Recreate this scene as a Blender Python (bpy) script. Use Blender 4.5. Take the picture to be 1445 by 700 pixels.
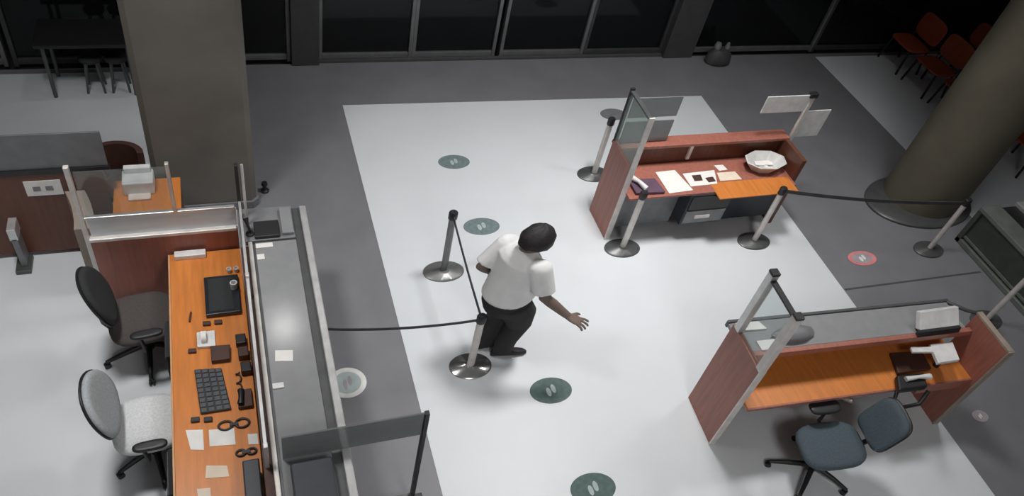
import bpy, math, random
from mathutils import Matrix, Vector
random.seed(7)
for o in list(bpy.data.objects):
    bpy.data.objects.remove(o)
scene = bpy.context.scene
COL = scene.collection
PI = math.pi

# ------------------------------------------------------------------ camera
F_PX = 1093.32
PITCH, ROLL, YAW = 0.790098, 0.252796, 0.483487
def camera_axes(p, r, y):
    fw = Vector((math.sin(y) * math.cos(p), math.cos(y) * math.cos(p), -math.sin(p)))
    rt = Vector((math.cos(y), -math.sin(y), 0))
    up = rt.cross(fw)
    return math.cos(r) * rt + math.sin(r) * up, -math.sin(r) * rt + math.cos(r) * up, fw
rt, up, fw = camera_axes(PITCH, ROLL, YAW)
cam_data = bpy.data.cameras.new('camera')
cam = bpy.data.objects.new('camera', cam_data)
COL.objects.link(cam)
mw = Matrix.Identity(4)
for i in range(3):
    mw[i][0], mw[i][1], mw[i][2] = rt[i], up[i], -fw[i]
mw[2][3] = 6.2
cam.matrix_world = mw
cam_data.sensor_width = 36
cam_data.sensor_fit = 'HORIZONTAL'
cam_data.lens = F_PX / 1445 * 36
cam_data.clip_start = 0.05
scene.camera = cam

# ------------------------------------------------------------------ world, exposure
world = bpy.data.worlds.new('night')
scene.world = world
world.use_nodes = True
world.node_tree.nodes['Background'].inputs['Color'].default_value = (0.012, 0.013, 0.016, 1)
world.node_tree.nodes['Background'].inputs['Strength'].default_value = 1.0
vs = scene.view_settings
vs.view_transform = 'Standard'
vs.look = 'None'
vs.gamma = 1
vs.use_curve_mapping = False
vs.exposure = 0.0

# ceiling lamps of the hall and added fill lights: (x, y, diameter, watts, cone degrees)
LAMP_Z = 7.0
LAMPS = [(4.0, 5.3, 1.2, 102, 92, 'round ceiling downlight above the bare middle of the white floor'),
         (-1.3, 4.5, 1.0, 58, 90, 'round ceiling downlight above the swivel chairs by the orange desk'),
         (8.0, 5.0, 1.0, 40, 110, 'added round fill light under the ceiling beside the round column'),  # added fill, brightens the grey floor and far corner on the right
         (0.54, 8.4, 0.4, 13, 160, 'small round ceiling downlight near the shop front'),
         (2.2, -2.0, 1.8, 118, 150, 'widest round light, added unseen fill above the viewer')]  # added fill out of view, brightens upright faces turned to the camera

# ------------------------------------------------------------------ materials
MATS = {}
def new_mat(name):
    m = bpy.data.materials.new(name)
    m.use_nodes = True
    MATS[name] = m
    return m, m.node_tree, m.node_tree.nodes['Principled BSDF']

def simple(name, col, rough=0.5, metal=0.0, var=0.12, scale=9.0, bump=0.0, spec=0.5, stretch=None, coat=0.0):
    """procedural: base colour modulated by noise, optional fine relief"""
    m, nt, b = new_mat(name)
    tc = nt.nodes.new('ShaderNodeTexCoord')
    mp = nt.nodes.new('ShaderNodeMapping')
    if stretch:
        mp.inputs['Scale'].default_value = stretch
    nz = nt.nodes.new('ShaderNodeTexNoise')
    nz.inputs['Scale'].default_value = scale
    nz.inputs['Detail'].default_value = 5
    nt.links.new(tc.outputs['Object'], mp.inputs['Vector'])
    nt.links.new(mp.outputs['Vector'], nz.inputs['Vector'])
    rp = nt.nodes.new('ShaderNodeValToRGB')
    rp.color_ramp.elements[0].position = 0.3
    rp.color_ramp.elements[1].position = 0.7
    lo = [max(0, c * (1 - var)) for c in col]
    hi = [min(1, c * (1 + var)) for c in col]
    rp.color_ramp.elements[0].color = (*lo, 1)
    rp.color_ramp.elements[1].color = (*hi, 1)
    nt.links.new(nz.outputs['Fac'], rp.inputs['Fac'])
    nt.links.new(rp.outputs['Color'], b.inputs['Base Color'])
    b.inputs['Roughness'].default_value = rough
    b.inputs['Metallic'].default_value = metal
    b.inputs['Specular IOR Level'].default_value = spec
    if coat:
        b.inputs['Coat Weight'].default_value = coat
    if bump:
        bp = nt.nodes.new('ShaderNodeBump')
        bp.inputs['Strength'].default_value = bump
        bp.inputs['Distance'].default_value = 0.01
        nt.links.new(nz.outputs['Fac'], bp.inputs['Height'])
        nt.links.new(bp.outputs['Normal'], b.inputs['Normal'])
    return m

def glass(name, tint, body, refl=0.12, rough=0.05):
    """pane: clear share + a share of pale body + reflection"""
    m = bpy.data.materials.new(name)
    m.use_nodes = True
    MATS[name] = m
    nt = m.node_tree
    nt.nodes.clear()
    out = nt.nodes.new('ShaderNodeOutputMaterial')
    tr = nt.nodes.new('ShaderNodeBsdfTransparent'); tr.inputs['Color'].default_value = (*tint, 1)
    df = nt.nodes.new('ShaderNodeBsdfDiffuse'); df.inputs['Color'].default_value = (*body[0], 1)
    gl = nt.nodes.new('ShaderNodeBsdfGlossy'); gl.inputs['Roughness'].default_value = rough
    nz = nt.nodes.new('ShaderNodeTexNoise'); nz.inputs['Scale'].default_value = 3
    mr = nt.nodes.new('ShaderNodeMapRange')
    mr.inputs['To Min'].default_value = body[1] * 0.85
    mr.inputs['To Max'].default_value = min(1, body[1] * 1.15)
    nt.links.new(nz.outputs['Fac'], mr.inputs['Value'])
    m1 = nt.nodes.new('ShaderNodeMixShader')
    nt.links.new(mr.outputs['Result'], m1.inputs[0])
    nt.links.new(tr.outputs[0], m1.inputs[1]); nt.links.new(df.outputs[0], m1.inputs[2])
    m2 = nt.nodes.new('ShaderNodeMixShader'); m2.inputs[0].default_value = refl
    nt.links.new(m1.outputs[0], m2.inputs[1]); nt.links.new(gl.outputs[0], m2.inputs[2])
    nt.links.new(m2.outputs[0], out.inputs['Surface'])
    return m

def emission(name, col, strength):
    m, nt, b = new_mat(name)
    b.inputs['Base Color'].default_value = (0.8, 0.8, 0.8, 1)
    b.inputs['Emission Color'].default_value = (*col, 1)
    b.inputs['Emission Strength'].default_value = strength
    return m

simple('floor_grey', (0.20, 0.20, 0.215), 0.42, var=0.07, scale=2.2, bump=0.03)
simple('floor_white', (0.70, 0.73, 0.76), 0.38, var=0.025, scale=1.3, bump=0.02)
simple('joint', (0.07, 0.07, 0.075), 0.7)
simple('concrete', (0.165, 0.152, 0.134), 0.75, var=0.14, scale=2.0, bump=0.15)
simple('concrete_brown', (0.155, 0.138, 0.10), 0.75, var=0.14, scale=1.6, bump=0.15)
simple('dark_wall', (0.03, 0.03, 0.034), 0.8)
simple('ceiling', (0.40, 0.40, 0.40), 0.9)
simple('pale_wall', (0.60, 0.60, 0.59), 0.9)
simple('mullion', (0.19, 0.195, 0.20), 0.4, 0.4)
simple('mullion_dark', (0.06, 0.062, 0.066), 0.5, 0.2)
simple('pillar_dark', (0.055, 0.055, 0.06), 0.6)
simple('outside', (0.02, 0.022, 0.023), 0.9)
simple('outside_brown', (0.05, 0.026, 0.018), 0.9)
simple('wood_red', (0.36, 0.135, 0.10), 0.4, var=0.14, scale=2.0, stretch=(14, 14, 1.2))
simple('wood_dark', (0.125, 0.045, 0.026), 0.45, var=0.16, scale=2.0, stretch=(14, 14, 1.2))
simple('wood_orange', (0.64, 0.215, 0.048), 0.35, var=0.12, scale=2.0, stretch=(14, 1.3, 6))
simple('wood_edge', (0.62, 0.34, 0.17), 0.4)
simple('beige', (0.34, 0.275, 0.23), 0.6)
simple('grey_lam', (0.27, 0.275, 0.285), 0.16, var=0.05)
simple('grey_mid', (0.20, 0.205, 0.215), 0.4)
simple('grey_panel', (0.17, 0.18, 0.19), 0.45)
simple('steel', (0.66, 0.66, 0.66), 0.32, 0.55)
simple('steel_pale', (0.72, 0.68, 0.65), 0.4, 0.15)
simple('chrome', (0.75, 0.75, 0.75), 0.16, 0.9)
simple('base_dark', (0.10, 0.105, 0.105), 0.38, 0.3)
simple('base_mid', (0.21, 0.215, 0.215), 0.35, 0.4)
simple('black', (0.018, 0.018, 0.02), 0.45)
simple('belt', (0.06, 0.062, 0.066), 0.7)
simple('fabric_black', (0.032, 0.034, 0.036), 0.95, scale=60, bump=0.2)
simple('fabric_brown', (0.075, 0.064, 0.062), 0.95, scale=60, bump=0.2)
simple('fabric_blue', (0.072, 0.098, 0.118), 0.85, scale=60, bump=0.2)
simple('fabric_white', (0.66, 0.68, 0.69), 0.7, scale=60, bump=0.1)
simple('frame_grey', (0.16, 0.17, 0.18), 0.5)
simple('fabric_pale', (0.42, 0.45, 0.475), 0.8, scale=60, bump=0.15)
simple('plastic_white', (0.74, 0.74, 0.74), 0.4)
simple('paper', (0.82, 0.80, 0.77), 0.8, var=0.05)
simple('paper_cream', (0.80, 0.68, 0.55), 0.8, var=0.05)
simple('paper_pink', (0.80, 0.66, 0.60), 0.8, var=0.05)
simple('purple', (0.11, 0.06, 0.10), 0.6)
simple('screen_dark', (0.02, 0.024, 0.03), 0.2)
simple('navy', (0.030, 0.034, 0.045), 0.45)
simple('dark_brown', (0.07, 0.03, 0.022), 0.6)
simple('keys', (0.07, 0.075, 0.085), 0.5)
simple('sticker_teal', (0.075, 0.125, 0.115), 0.6, var=0.2, scale=20)
simple('sticker_grey', (0.165, 0.215, 0.225), 0.6, var=0.2, scale=20)
simple('sticker_mark', (0.42, 0.50, 0.50), 0.6)
simple('sticker_white', (0.78, 0.77, 0.76), 0.6)
simple('sticker_pink', (0.72, 0.24, 0.24), 0.6)
simple('sticker_inner', (0.38, 0.34, 0.36), 0.6)
simple('skin', (0.20, 0.145, 0.12), 0.6, var=0.08, scale=14)
simple('hair', (0.022, 0.018, 0.020), 0.65, scale=70, bump=0.4)
simple('shirt', (0.87, 0.87, 0.87), 0.9, var=0.05, scale=7, bump=0.25)
simple('trousers', (0.030, 0.028, 0.030), 0.9, scale=12, bump=0.2)
simple('shoe', (0.020, 0.018, 0.019), 0.5)
simple('chair_orange', (0.30, 0.058, 0.022), 0.5)
simple('cab_green', (0.060, 0.072, 0.060), 0.3)
simple('cab_frame', (0.20, 0.22, 0.20), 0.35, 0.3)
simple('bowl', (0.66, 0.66, 0.64), 0.3)
glass('glass_clear', (0.93, 0.96, 0.96), ((0.6, 0.64, 0.64), 0.10), 0.05)
glass('glass_frost', (0.85, 0.88, 0.90), ((0.86, 0.90, 0.93), 0.82), 0.06, 0.2)
glass('glass_smoke', (0.62, 0.64, 0.65), ((0.26, 0.275, 0.28), 0.62), 0.05, 0.15)
glass('glass_window', (0.55, 0.58, 0.60), ((0.016, 0.018, 0.02), 0.45), 0.025, 0.05)
glass('glass_green', (0.86, 0.93, 0.90), ((0.62, 0.70, 0.68), 0.30), 0.06)
emission('lamp_glow', (1.0, 0.99, 0.97), 6.0)

# ------------------------------------------------------------------ mesh helpers
ORG = {}
class MB:
    def __init__(s):
        s.v = []; s.f = []
    def add(s, vs, fs):
        n = len(s.v)
        s.v += [tuple(p) for p in vs]
        s.f += [tuple(i + n for i in q) for q in fs]
        return s
    def box(s, x0, x1, y0, y1, z0, z1):
        p = [(x, y, z) for z in (z0, z1) for x, y in ((x0, y0), (x1, y0), (x1, y1), (x0, y1))]
        return s.add(p, [(3, 2, 1, 0), (4, 5, 6, 7), (0, 1, 5, 4), (1, 2, 6, 5), (2, 3, 7, 6), (3, 0, 4, 7)])
    def hull8(s, bot, top):
        return s.add(list(bot) + list(top), [(3, 2, 1, 0), (4, 5, 6, 7), (0, 1, 5, 4), (1, 2, 6, 5), (2, 3, 7, 6), (3, 0, 4, 7)])
    def prism(s, pts, z0, z1):
        n = len(pts)
        return s.add([(x, y, z0) for x, y in pts] + [(x, y, z1) for x, y in pts],
                     [tuple(range(n - 1, -1, -1)), tuple(range(n, 2 * n))] + [(i, (i + 1) % n, n + (i + 1) % n, n + i) for i in range(n)])
    def rings(s, rings, cap=True):
        n = len(rings[0]); vs = [p for r in rings for p in r]; fs = []
        for k in range(len(rings) - 1):
            for i in range(n):
                fs.append((k * n + i, k * n + (i + 1) % n, (k + 1) * n + (i + 1) % n, (k + 1) * n + i))
        if cap:
            fs.append(tuple(range(n - 1, -1, -1)))
            fs.append(tuple((len(rings) - 1) * n + i for i in range(n)))
        return s.add(vs, fs)
    def lathe(s, c, prof, n=28, sx=1.0, sy=1.0):
        return s.rings([[(c[0] + r * sx * math.cos(2 * PI * i / n), c[1] + r * sy * math.sin(2 * PI * i / n), c[2] + z) for i in range(n)] for r, z in prof])
    def tube(s, path, rad, n=10):
        path = [Vector(p) for p in path]
        rads = rad if isinstance(rad, (list, tuple)) else [rad] * len(path)
        R = []; ref = None
        for k, p in enumerate(path):
            d = (path[min(k + 1, len(path) - 1)] - path[max(k - 1, 0)]).normalized()
            if ref is None:
                ref = Vector((0, 0, 1)) if abs(d.z) < 0.9 else Vector((1, 0, 0))
            u = d.cross(ref).normalized(); w = u.cross(d).normalized()
            r = rads[k]
            ru, rw = r if isinstance(r, tuple) else (r, r)
            R.append([p + u * (ru * math.cos(2 * PI * i / n)) + w * (rw * math.sin(2 * PI * i / n)) for i in range(n)])
        return s.rings([[tuple(q) for q in r] for r in R])
    def ribbon(s, path, h, t):
        """upright strip along a path"""
        path = [Vector(p) for p in path]; R = []
        for k, p in enumerate(path):
            d = (path[min(k + 1, len(path) - 1)] - path[max(k - 1, 0)]); d.z = 0; d.normalize()
            u = Vector((-d.y, d.x, 0)) * (t / 2); w = Vector((0, 0, h / 2))
            R.append([tuple(q) for q in (p - u - w, p + u - w, p + u + w, p - u + w)])
        return s.rings(R)
    def xf(s, fn):
        s.v = [tuple(fn(Vector(p))) for p in s.v]
        return s
    def build(s, name, mat, parent=None, bevel=0.0, smooth=0, local=False):
        org = ORG.get(parent.name, Vector((0, 0, 0))) if parent else Vector((0, 0, 0))
        me = bpy.data.meshes.new(name)
        vs = s.v if local else [(p[0] - org[0], p[1] - org[1], p[2] - org[2]) for p in s.v]
        me.from_pydata(vs, [], s.f)
        me.update()
        if smooth:
            me.polygons.foreach_set('use_smooth', [True] * len(me.polygons))
            me.set_sharp_from_angle(angle=math.radians(smooth))
        me.materials.append(MATS[mat])
        o = bpy.data.objects.new(name, me)
        COL.objects.link(o)
        if parent:
            o.parent = parent
        ORG[o.name] = org
        if bevel:
            b = o.modifiers.new('bevel', 'BEVEL'); b.width = bevel; b.segments = 2; b.limit_method = 'ANGLE'
        return o

def tag(o, label, cat, group=None):
    o['label'] = label; o['category'] = cat
    if group:
        o['group'] = group
    return o
def thing(name, label, cat, loc=(0, 0, 0), group=None):
    o = bpy.data.objects.new(name, None)
    COL.objects.link(o)
    o.location = loc
    o.empty_display_size = 0.1
    ORG[o.name] = Vector(loc)
    return tag(o, label, cat, group)
def struct(o):
    o['kind'] = 'structure'
    return o
def B(*a):
    return MB().box(*a)
def single(name, label, cat, mb, mat, group=None, **k):
    o = mb.build(name, mat, None, **k)
    # put the origin at the base of the thing
    vs = [v.co.copy() for v in o.data.vertices]
    c = Vector((sum(v.x for v in vs) / len(vs), sum(v.y for v in vs) / len(vs), min(v.z for v in vs)))
    o.data.transform(Matrix.Translation(-c)); o.location = c
    ORG[o.name] = c
    return tag(o, label, cat, group)
def rotz(cx, cy, a):
    ca, sa = math.cos(a), math.sin(a)
    return lambda p: Vector((cx + (p.x - cx) * ca - (p.y - cy) * sa, cy + (p.x - cx) * sa + (p.y - cy) * ca, p.z))
def pad_rings(a, b, t, n=32, e=3.0, bulge=0.0):
    """rounded cushion outline, flat in xy, thickness t"""
    R = []
    for sc, z in ((0.80, -t * .5), (0.95, -t * .42), (1.0, -t * .15), (1.0, t * .15), (0.95, t * .42), (0.80, t * .5), (0.4, t * .5 + bulge)):
        ring = []
        for i in range(n):
            th = 2 * PI * i / n; c_, s_ = math.cos(th), math.sin(th)
            ring.append((a * sc * math.copysign(abs(c_) ** (2 / e), c_), b * sc * math.copysign(abs(s_) ** (2 / e), s_), z))
        R.append(ring)
    return R

# ------------------------------------------------------------------ floor
struct(B(-7, 15, -3, 9.1, -0.20, 0).build('floor', 'floor_grey'))
struct(MB().prism([(1.39, 8.16), (6.69, 8.06), (6.66, -2.9), (1.39, -2.9)], 0, 0.004).build('floor_white_centre', 'floor_white'))
struct(B(-6.9, -0.02, -2.9, 9.0, 0, 0.004).build('floor_white_left', 'floor_white'))
struct(MB().prism([(9.42, 9.0), (9.52, 4.8), (14.9, 4.8), (14.9, 9.0)], 0, 0.004).build('floor_white_right', 'floor_white'))
struct(MB().prism([(6.70, 4.245), (8.85, 4.215), (8.85, 4.19), (6.70, 4.22)], 0, 0.003).build('trim_1', 'joint'))
struct(B(-9, 17, 9.1, 14, -0.25, -0.05).build('floor_outside', 'outside'))
struct(B(-7.2, 15.2, -3.2, 9.5, 7.3, 7.5).build('ceiling', 'ceiling'))
struct(B(-7.2, -7.0, -3, 9.1, 0, 7.3).build('wall_left', 'pale_wall'))
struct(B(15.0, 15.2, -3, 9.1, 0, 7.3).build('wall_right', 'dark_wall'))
struct(B(-7.2, 15.2, -3.2, -3.0, 0, 7.3).build('wall_front', 'pale_wall'))
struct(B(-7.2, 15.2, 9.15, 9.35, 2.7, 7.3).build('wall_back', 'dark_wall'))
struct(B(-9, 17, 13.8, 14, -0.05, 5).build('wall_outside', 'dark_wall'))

# ------------------------------------------------------------------ glazed shop front along the back
def window(i, x0, x1, fm='mullion', y=9.2, wf=0.05, dark=None):
    w = thing('window_%d' % i, 'x', 'window', ((x0 + x1) / 2, y, 0))
    del w['label']; del w['category']; w['kind'] = 'structure'
    B(x0, x0 + wf, y - .05, y + .05, 0, 2.7).build('frame_post', fm, w, bevel=.006)
    B(x1 - wf, x1, y - .05, y + .05, 0, 2.7).build('frame_post', fm, w, bevel=.006)
    B(x0 + wf, x1 - wf, y - .045, y + .045, 0.03, 0.11).build('bottom_rail', fm if fm == 'mullion_dark' else 'mullion', w, bevel=.006)
    B(x0 + wf, x1 - wf, y - .045, y + .045, 2.6, 2.7).build('top_rail', fm, w)
    B(x0 + wf, x1 - wf, y - .008, y + .008, 0.11, 2.6).build('pane', dark or 'glass_window', w)
    return w
window(1, -7.0, -2.42)
window(2, -2.36, 0.18, 'mullion_dark')
window(3, 0.22, 0.86)
window(4, 1.22, 2.50)
window(5, 2.44 + .06, 3.73)
window(6, 3.80, 5.14)
window(7, 5.14, 6.50, 'mullion_dark')
window(8, 7.02, 9.42)
window(9, 9.42, 14.9, 'mullion_dark')
struct(B(0.86, 1.22, 9.05, 9.4, 0, 2.7).build('pillar_1', 'pillar_dark', bevel=.01))
struct(B(6.50, 7.02, 9.05, 9.4, 0, 2.7).build('pillar_2', 'pillar_dark', bevel=.01))
struct(B(1.22, 6.5, 9.10, 9.15, 0, 0.035).build('trim_2', 'joint'))

# ------------------------------------------------------------------ columns
cl = MB()
ch = .055
pts = [(-.78 + ch, 6.42), (.20 - ch, 6.42), (.20, 6.42 + ch), (.20, 7.2 - ch), (.20 - ch, 7.2), (-.78 + ch, 7.2), (-.78, 7.2 - ch), (-.78, 6.42 + ch)]
cl.prism(pts, 0, 7.3)
o = struct(cl.build('column_left', 'concrete'))
pts2 = [(x + (.02 if x > -.3 else -.02), y + (.02 if y > 6.8 else -.02)) for x, y in pts]
struct(MB().prism(pts2, 0, .10).build('baseboard_column', 'grey_mid', o))
cr = MB().lathe((8.95, 5.58, 0), [(.58, 0), (.58, 7.3)], 40, 1.0, .80)
o = struct(cr.build('column_right', 'concrete_brown', smooth=40))
struct(MB().lathe((8.85, 5.50, 0), [(.86, 0), (.86, .03), (.82, .05), (.55, .05)], 40, 1.0, .60).build('baseboard_column_ring', 'base_dark', o, smooth=40))

# ------------------------------------------------------------------ ceiling lamps, added fill lights among them
for i, (x, y, d, wts, cone, lbl) in enumerate(LAMPS):
    t = thing('ceiling_lamp', lbl, 'lamp', (x, y, LAMP_Z + .3), 'ceiling downlights')
    MB().lathe((x, y, LAMP_Z + .02), [(d * .55, .28), (d * .6, 0), (d * .52, 0), (d * .5, .08)], 32).build('housing', 'mullion', t, smooth=40)
    MB().lathe((x, y, LAMP_Z + .10), [(d * .49, 0), (d * .49, .01)], 32).build('diffuser', 'lamp_glow', t)
    ld = bpy.data.lights.new('lamp', 'AREA'); ld.shape = 'DISK'; ld.size = d; ld.energy = wts; ld.color = (1.0, .985, .965)
    ld.spread = math.radians(cone)
    lo = bpy.data.objects.new('lamp_light', ld); COL.objects.link(lo)
    lo.parent = t; lo.location = (0, 0, -.31)

# ------------------------------------------------------------------ floor stickers
def sticker(label, x, y, rx, ry, mats, inner=None, ring=False):
    t = thing('floor_sticker', label, 'floor sticker', (x, y, .004), 'round floor stickers')
    z = .0042
    MB().lathe((x, y, z), [(1, 0), (1, .0012)], 40, rx, ry).build('disc', mats[0], t)
    if ring:
        MB().lathe((x, y, z + .0012), [(.72, 0), (.72, .001)], 40, rx, ry).build('inner_disc', mats[2], t)
    m = MB()
    for sgn in (-1, 1):
        m.lathe((x + sgn * rx * .13, y + ry * .10 * sgn, z + .0022), [(1, 0), (1, .001)], 18, rx * .11, ry * .34)
    m.build('footprint_mark', mats[1], t)
    return t
sticker('teal grey round floor sticker beyond the others, closest to the shop front', 2.56, 6.94, .20, .13, ('sticker_grey', 'sticker_mark'))
sticker('grey round floor sticker just behind the person in white shirt', 2.60, 5.81, .215, .135, ('sticker_grey', 'sticker_mark'))
sticker('dark green round floor sticker in front of the person', 2.67, 3.56, .215, .145, ('sticker_teal', 'sticker_mark'))
sticker('dark green round floor sticker cut by the bottom of the picture', 2.71, 2.52, .215, .145, ('sticker_teal', 'sticker_mark'))
sticker('red ringed round floor sticker on grey floor near the round column', 7.27, 4.66, .21, .12, ('sticker_pink', 'sticker_white', 'sticker_inner'), ring=True)
sticker('small pale round floor sticker on grey floor beside the nearer teller booth', 7.20, 2.38, .10, .07, ('sticker_inner', 'sticker_white'))
sticker('white round floor sticker half hidden behind the long service counter', .79, 4.00, .175, .165, ('sticker_white', 'sticker_inner', 'sticker_mark'), ring=True)

sticker('dark grey round floor sticker beyond the far booth glass', 5.08, 7.72, .20, .13, ('grey_mid', 'sticker_grey'))

# ------------------------------------------------------------------ stanchions
def stanchion(label, x, y, base='base_dark', pole='steel_pale', h=.90, sx=1.55, r=.145):
    t = thing('queue_stanchion', label, 'stanchion', (x, y, 0), 'belt stanchions of the queue lane')
    zb = .004
    MB().lathe((x, y, zb), [(r, 0), (r, .012), (r * .93, .022), (r * .4, .034), (.045, .045)], 36, sx, 1.0).build('base', base, t, smooth=35)
    MB().lathe((x, y, zb), [(.03, .04), (.03, h - .1)], 16, 1.25, 1).build('pole', pole, t, smooth=40)
    MB().lathe((x, y, zb), [(.034, h - .1), (.038, h - .09), (.038, h - .012), (.03, h)], 18, 1.25, 1).build('belt_head', 'black', t, smooth=35)
    return t
def belt(t, a, b, sag, name='belt', z=None, mat='belt', hh=.05, n=14):
    pth = []
    for i in range(n + 1):
        u = i / n
        pth.append((a[0] + (b[0] - a[0]) * u, a[1] + (b[1] - a[1]) * u, a[2] + (b[2] - a[2]) * u - sag * 4 * u * (1 - u)))
    return MB().ribbon(pth, hh, .006).build(name, mat, t)
sA = stanchion('belt stanchion with grey base standing behind the person', 2.0, 5.2, 'base_mid', 'base_mid')
sB = stanchion('belt stanchion with shiny chrome base in front of the person', 1.965, 3.97, 'chrome', 'steel_pale', r=.152, sx=1.4, h=.80)
sC = stanchion('belt stanchion with dark base by the far booth, next to its bare end panel', 4.16, 5.25)
sD = stanchion('belt stanchion with dark base in front of the far booth, below its bowl', 5.92, 5.13)
sE = stanchion('belt stanchion with dark base on grey floor before the round column', 8.35, 4.66)
sF = stanchion('belt stanchion at the picture edge behind the nearer booth', 8.30, 3.50)
sG = stanchion('belt stanchion behind the far booth, base half hidden by its end panel', 4.30, 6.53, 'base_dark', 'steel_pale')
belt(sA, (2.0, 5.16, .84), (1.965, 4.01, .76), .02)
belt(sB, (1.925, 3.97, .74), (.60, 4.00, .86), .05, hh=.032)
belt(sD, (5.97, 5.13, .84), (8.30, 4.66, .84), .05)

# ------------------------------------------------------------------ office chairs
def office_chair(label, loc, heading, sx, fab_s, fab_b, back='oval', ba=.23, bb=.25, seat=(.24, .24), arms=True, leg=.30, tilt=.22, bz=.82, bx=-.27, base_rot=0.0, armz=.66, sides=(-1, 1), frame='black', casters=True, armw=.04):
    t = thing('office_chair', label, 'chair', (loc[0], loc[1], 0), 'swivel office chairs')
    ca, sa = math.cos(heading), math.sin(heading)
    def T(p):
        return Vector((loc[0] + (p.x * ca - p.y * sa) * sx, loc[1] + p.x * sa + p.y * ca, p.z + .004))
    MB().rings(pad_rings(seat[0], seat[1], .09, e=3.2, bulge=-.005)).xf(lambda p: T(Vector((p.x, p.y, p.z + .47)))).build('seat', fab_s, t, smooth=60)
    B(-.12, .10, -.09, .09, .38, .425).xf(T).build('seat_plate', frame, t, bevel=.01)
    e = 2.2 if back == 'oval' else 4.2
    def TB(p):   # pad plane -> upright back, leaning backwards, curved
        y, h, d = p.x, p.y, p.z
        x = bx + d * math.cos(tilt) - h * math.sin(tilt) + .35 * y * y
        return T(Vector((x, y, bz + h * math.cos(tilt) + d * math.sin(tilt))))
    bk = MB().rings(pad_rings(ba, bb, .06, e=e)).xf(TB).build('backrest', fab_b, t, smooth=60)
    MB().rings(pad_rings(ba * 1.04, bb * 1.04, .03, e=e)).xf(lambda p: TB(Vector((p.x, p.y, p.z - .025)))).build('back_shell', frame, bk, smooth=60)
    MB().tube([T(Vector(q)) for q in ((-.06, 0, .40), (-.24, 0, .41), (bx - .02, 0, .52), (bx - .05, 0, bz))], .025, 8).build('back_bracket', frame, t, smooth=60)
    MB().lathe((0, 0, 0), [(.05, .07), (.05, .14), (.028, .15), (.028, .39)], 16).xf(T).build('gas_lift', frame, t, smooth=40)
    for k in range(5):
        a = base_rot + 2 * PI * k / 5
        d = Vector((math.cos(a), math.sin(a), 0))
        lg = MB().tube([T(d * .03 + Vector((0, 0, .115))), T(d * (leg * .6) + Vector((0, 0, .10))), T(d * leg + Vector((0, 0, .075)))], [.028, .024, .017], 8).build('leg', frame, t, smooth=60)
        if casters:
            m = MB()
            for s_ in (-1, 1):
                nrm = Vector((-d.y, d.x, 0)) * (s_ * .014)
                c0 = d * (leg - .005) + nrm + Vector((0, 0, .03))
                m.tube([T(c0 - nrm * .6), T(c0 + nrm * .6)], .028, 12)
            m.build('caster', frame, lg, smooth=40)
    if arms:
        for s_ in sides:
            y = s_ * (seat[1] + .05)
            sup = MB().tube([T(Vector(q)) for q in ((-.02, y * .6, .405), (-.02, y, .43), (-.03, y * 1.03, armz - .03))], .017, 8).build('arm_support', frame, t, smooth=60)
            MB().rings(pad_rings(.125, armw, .035, n=20, e=3)).xf(lambda p: T(Vector((p.x + .02, p.y + y * 1.03, p.z + armz)))).build('armrest', frame, t, smooth=60)
    return t
office_chair('black swivel chair with oval back at the far end of the orange desk', (-.87, 4.66), .12, 1.0, 'fabric_brown', 'fabric_black', 'oval', .24, .27, (.27, .27), True, .37, .32, .86, -.27, 3.37, sides=(-1,))
office_chair('swivel chair with pale grey back and seat at the orange desk', (-.82, 3.60), .05, .97, 'fabric_white', 'fabric_pale', 'oval', .26, .24, (.27, .25), True, .32, .34, .86, -.27, 3.6, sides=(-1,))
office_chair('blue grey swivel chair with square back before the nearer teller booth', (4.86, 2.24), PI - .12, 1.32, 'fabric_blue', 'fabric_blue', 'square', .195, .20, (.25, .23), True, .33, .35, .77, -.30, -.31, armw=.075, sides=(-1,))

# ------------------------------------------------------------------ long service counter
t = thing('service_counter', 'long grey service counter with steel front rail and glass screen', 'counter', (.3, 3.7, 0))
B(.06, .50, 2.0, 5.24, .0, 1.06).build('body', 'grey_mid', t)
B(.105, .45, 2.0, 4.84, 1.06, 1.10).build('worktop', 'grey_lam', t, bevel=.006)
B(.05, .085, 2.0, 4.84, 1.06, 1.12).build('inner_rail', 'steel_pale', t, bevel=.006)
B(.085, .105, 2.0, 4.84, 1.06, 1.085).build('groove', 'base_dark', t)
B(.03, .45, 4.85, 5.25, 1.06, 1.115).build('end_tray', 'grey_mid', t, bevel=.006)
B(.34, .44, 4.88, 5.20, 1.115, 1.15).build('tray_divider', 'grey_lam', t, bevel=.006)
B(.45, .52, 2.0, 5.25, 1.02, 1.075).build('front_channel', 'base_dark', t)
B(.52, .58, 2.0, 5.25, .85, 1.105).build('front_rail', 'steel', t, bevel=.008)
B(.50, .58, 2.0, 5.24, 0, .85).build('front_panel', 'grey_panel', t)
for y in (5.16, 4.28, 2.75):
    B(.0, .03, y - .02, y + .02, .72, 1.72 if y > 5 else 1.34).build('screen_post', 'black' if y > 5 else 'steel', t, bevel=.004)
gp = B(.010, .018, 2.76, 5.14, 1.10, 1.30).build('screen_pane', 'glass_clear', t)
B(.004, .026, 2.76, 5.14, 1.29, 1.315).build('top_rail', 'steel', gp)
B(-.012, .05, 2.0, 4.84, .98, 1.06).build('cable_channel', 'dark_brown', t)
MB().tube([(.06, 5.04, 1.10), (.06, 5.12, 1.75)], .012, 8).build('slant_rod', 'steel', t, smooth=60)
single('card_reader', 'black card reader in the tray at the far counter end', 'device', B(.11, .32, 4.86, 5.05, 1.1155, 1.15), 'black', bevel=.008)
single('card', 'white card lying at the far end of the counter worktop', 'card', B(.11, .25, 4.77, 4.82, 1.1005, 1.106), 'paper')
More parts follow.
